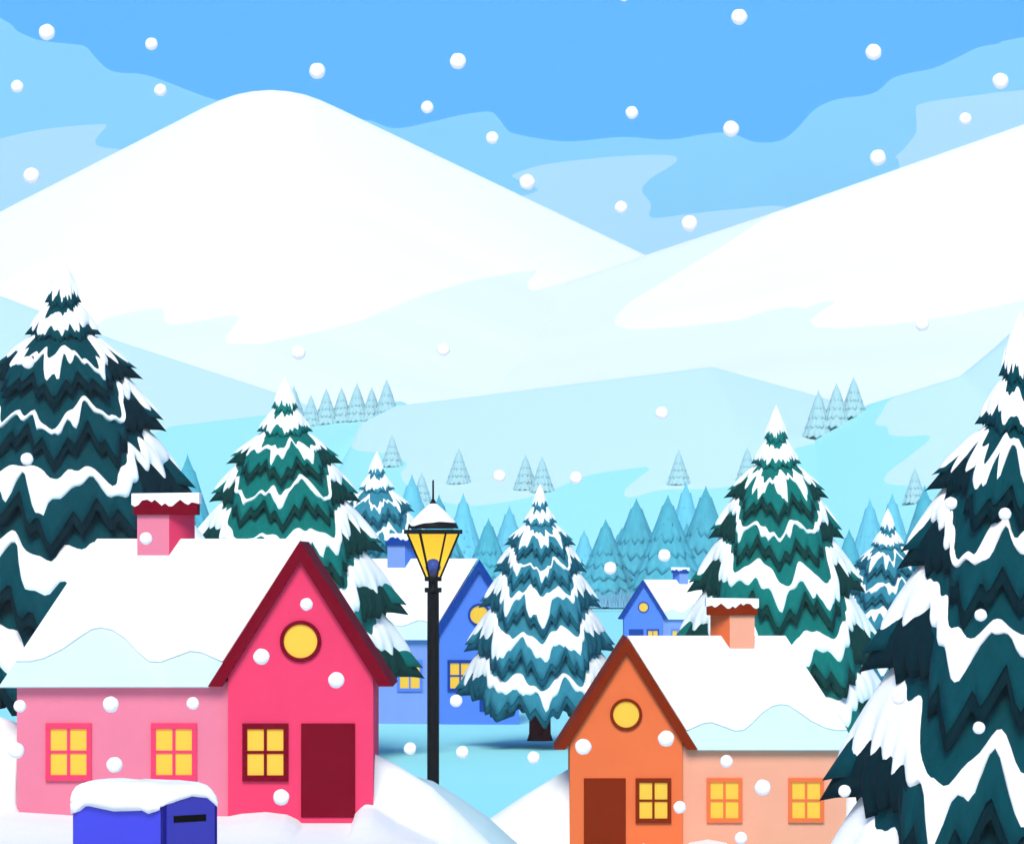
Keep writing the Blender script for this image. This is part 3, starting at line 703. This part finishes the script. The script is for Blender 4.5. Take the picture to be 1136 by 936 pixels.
# ------------------------------------------------------------------ mailbox
def mailbox():
    d = 20.0; u = d / F; PHI = R(44)
    # x' along the front face, y' along the box's length (away from the camera); front corner is nearest
    corner = P(180, 936, d)
    gz = float(ground.z(corner.x, d)) - .02
    W = 56 * u / math.cos(PHI); L = 112 * u / math.sin(PHI)
    Zp = lambda py: (HY - py) * u - gz
    root = empty('mailbox', (corner.x, corner.y, gz), PHI); tag(root, 'blue mailbox with arched top on a post, heaped with snow, before the pink cottage', 'mailbox')
    mside = mat('mailbox_blue', '#4649FF', k=.6, rough=.4, var=.03, scale=6, spec=.4)
    mfront = mat('mailbox_door_blue', '#3535BB', k=.66, rough=.4, var=.03, scale=6, spec=.4)
    medge = mat('mailbox_rim_navy', '#1E1E78', k=.9, rough=.45, var=.03)
    mslot = mat('mailbox_slot_black', (.004, .004, .004), k=1, rough=.9, var=.1)
    z0, zs, zt = Zp(985), Zp(893), Zp(884.5)       # bottom, shoulder, crown of the arch
    def arch(x0, x1, zsh, ztp, n=12):
        pts = [(x0, z0), (x1, z0)]
        for k in range(n + 1):
            a = math.pi * k / n; pts.append(((x0 + x1) / 2 + (x1 - x0) / 2 * math.cos(a), zsh + (ztp - zsh) * math.sin(a) ** .7))
        return pts
    # local axes: +x = along front face to the right, +y = back along the side (to the left in view)
    ax = lambda y: (lambda p: (p[0], y, p[1]))
    body = MB().prism(arch(0.003, W - .003, zs, zt), ax(.012), ax(L)).build('body', mside, root, bevel=.004)
    MB().prism(arch(0, W, zs, zt + .002), ax(-.008), ax(.012)).build('door_rim', medge, root)
    dr = MB().prism(arch(.016, W - .022, zs - .004, zt - .004), ax(-.016), ax(-.0075)).build('door', mfront, root)
    s0 = 9.5 * u / math.cos(PHI); s1 = 43 * u / math.cos(PHI)
    MB().box(s0, s1, -.0185, -.0155, Zp(912.5), Zp(905)).build('slot', mslot, dr)
    MB().box(W / 2 - .05, W / 2 + .05, L / 2 - .05, L / 2 + .05, -.15, z0 + .01).build('post', m_trunk, root)
    # heaped snow: a rounded cap whose hem waves down the side and over the door
    rng = random.Random(4); n = 360; v = []; cx, cy = W / 2, L / 2
    hx, hy = W / 2 + .018, L / 2 + .02
    def sup(a, ex=.16):
        c, s = math.cos(a), math.sin(a); return (math.copysign(abs(c) ** ex, c), math.copysign(abs(s) ** ex, s))
    top = Zp(869.5)
    hem = []
    for a in range(n):
        an = 2 * math.pi * a / n; x, y = sup(an)
        if y < -.93 and x > -.98:                         # over the door: arched up in the middle, dripping at the far corner
            t_ = (x + 1) / 2
            py = np.interp(t_, [0, .08, .2, .34, .48, .62, .76, .88, 1.0], [896, 892, 890, 886, 884, 887, 887, 894, 900])
        elif x < -.93:                                    # down the long side
            t_ = (y + 1) / 2
            py = np.interp(t_, [0, .07, .14, .22, .31, .40, .48, .57, .66, .75, .84, .93, 1.0], [896, 900, 903, 899, 905, 910, 904, 899, 901.5, 898.5, 900, 908, 910])
        else: py = 899 + 2.5 * math.sin(11 * an)
        hem.append(float(py))
    rows = [(1.0, 0.0), (1.025, .2), (1.03, .45), (1.0, .68), (.94, .84), (.82, .945), (.60, .99), (.3, 1.0), (.02, 1.0)]
    for s, w in rows:
        for a in range(n):
            an = 2 * math.pi * a / n; x, y = sup(an, .16 + .34 * w); zz = Zp(hem[a]) * (1 - w) + top * w
            v.append((cx + hx * x * s, cy + hy * y * s, zz + (.004 * math.sin(3 * an + 5 * s) if w > .7 else 0)))
    f = [(k * n + a, k * n + (a + 1) % n, (k + 1) * n + (a + 1) % n, (k + 1) * n + a) for k in range(len(rows) - 1) for a in range(n)] + [tuple(range((len(rows) - 1) * n, len(rows) * n))]
    # inner underside
    b = len(v)
    for a in range(n):
        an = 2 * math.pi * a / n; x, y = sup(an); v.append((cx + hx * x * .88, cy + hy * y * .90, Zp(hem[a]) + .012))
    f += [(a, b + a, b + (a + 1) % n, (a + 1) % n) for a in range(n)]
    MB().add(v, f).build('snow_cap', m_snow, root, smooth=True)
mailbox()

# ------------------------------------------------------------------ falling snowflakes
FL = [
 (52, 36, 9, 'over deep blue sky above the wavy cloud edge'), (168, 49, 7, 'in deep blue sky above the rounded mountain shoulder'),
 (178, 100, 7, 'just under the cloud edge beside the mountain shoulder'), (19, 96, 7, 'in mid blue cloud at the picture edge'),
 (35, 195, 9, 'over the pale notched cloud beside the mountain'), (352, 79, 9, 'just above the rounded mountain top'),
 (508, 68, 9, 'high in deep blue sky between the two mountains'), (474, 119, 7, 'low in deep blue sky beside the rounded mountain'),
 (546, 153, 7, 'under the crest of the mid blue cloud bank'), (585, 202, 8.7, 'at the blunt end of the pale ragged cloud'),
 (692, -4, 6, 'cut by the top edge of the picture'), (820, 19, 9, 'highest whole flake in the deep blue sky'),
 (701, 125, 7, 'in deep blue sky above the pale ragged cloud'), (811, 143, 9, 'straddling the wavy cloud edge'),
 (689, 230, 7, 'in the middle of the pale ragged cloud'), (765, 248, 9, 'low on the pale cloud near the mountain notch'),
 (969, 58, 9, 'in deep blue sky above the sloping ridge'), (1110, 90, 9, 'in mid blue cloud over the pale ridge cloud'),
 (1071, 132, 7, 'on the pale cloud above the sloping ridge'), (974, 175, 9, 'beside the pale cloud just above the ridge line'),
 (331, 391, 8, 'faint against the pale slope below the rounded mountain'), (492, 388, 7, 'faint against the middle of the pale slope'),
 (554, 528, 7, 'left of the pair of pale hazed spruces'), (639, 530, 7, 'right of the teal pine tip on pale hill'),
 (734, 458, 7, 'alone in front of the wide pale hill'), (1023, 360, 7.5, 'faint against the snow ridge near the huge pine'),
 (31, 402, 7, 'upper one on the tallest dark pine'), (30, 509, 7, 'lower one on the tallest dark pine'),
 (162, 597, 7, 'in front of the pink cottage chimney'), (340, 670, 7, 'above the round window of the pink cottage'),
 (290, 728, 9, 'beside the round window of the pink cottage, wing side'), (373, 754, 9, 'on the crimson gable under the eave, door side'),
 (123, 781, 9, 'large one under the eave of the pink wing'), (214, 780, 7, 'small one under the eave of the pink wing'),
 (22, 783, 7, 'at the upper far corner of the pink wing'), (18, 832, 9, 'at the far edge of the pink wing, window height'),
 (127, 848, 9, 'between the two pink wing windows'), (312, 884, 9, 'below the crimson framed window of the pink cottage'),
 (455, 830, 7, 'on blue ground just before the lamp post'), (513, 834, 7, 'on blue ground just beyond the lamp post'),
 (506, 777, 7, 'below the gable window of the blue cottage'), (592, 840, 7, 'beneath the brown trunk of the teal pine'),
 (677, 630, 7, 'against blue spruces beside the teal pine'), (737, 616, 7, 'against blue spruces above the small blue cottage'),
 (647, 828, 9, 'on the orange gable, outer eave side'), (739, 819, 9, 'on the orange gable, wing side'),
 (806, 844, 7, 'above the first window of the salmon wing'), (846, 873, 9, 'between the two windows of the salmon wing'),
 (754, 895, 7, 'where the orange gable wall meets the wing'), (822, 929, 7, 'low on the salmon wing near the drift'),
 (937, 877, 7, 'at the far edge of the salmon wing'), (1055, 558, 7, 'upper flake on the outer boughs of the huge dark pine'),
 (1115, 570, 7, 'upper flake near the stem of the huge dark pine'), (1088, 682, 7, 'midway down the huge dark pine'),
 (997, 774, 7.5, 'on an outer snowy bough of the huge dark pine'), (1086, 807, 7, 'lowest flake on the huge dark pine'),
]
m_flake = mat('snowflake_white', (.9, .9, .9), k=1, rough=.9, var=.01, scale=20, bump=.1)
def flake_mesh(seed):
    rng = random.Random(seed); bm = bmesh.new(); bmesh.ops.create_icosphere(bm, subdivisions=3, radius=1)
    ph = [rng.uniform(0, 6) for _ in range(3)]
    for v in bm.verts:
        v.co *= 1 + .035 * math.sin(4 * v.co.x + ph[0]) * math.sin(5 * v.co.z + ph[1]) + .02 * math.sin(9 * v.co.y + ph[2])
    me = bpy.data.meshes.new('snowflake'); bm.to_mesh(me); bm.free(); me.materials.append(m_flake)
    for p in me.polygons: p.use_smooth = True
    return me
fms = [flake_mesh(s) for s in range(6)]
rng = random.Random(9)
for k, (x, y, r, lb) in enumerate(FL):
    d = rng.uniform(21, 33) if not (60 < x < 260 and y > 850) else rng.uniform(15, 18)
    o = bpy.data.objects.new('snowflake', fms[k % 6]); COL.objects.link(o); o.location = P(x, y, d); s = r * d / F
    o.scale = (s, s, s); o.rotation_euler = (rng.uniform(0, 6), rng.uniform(0, 6), rng.uniform(0, 6))
    tag(o, 'white round snowflake falling ' + lb, 'snowflake', 'falling snowflakes')
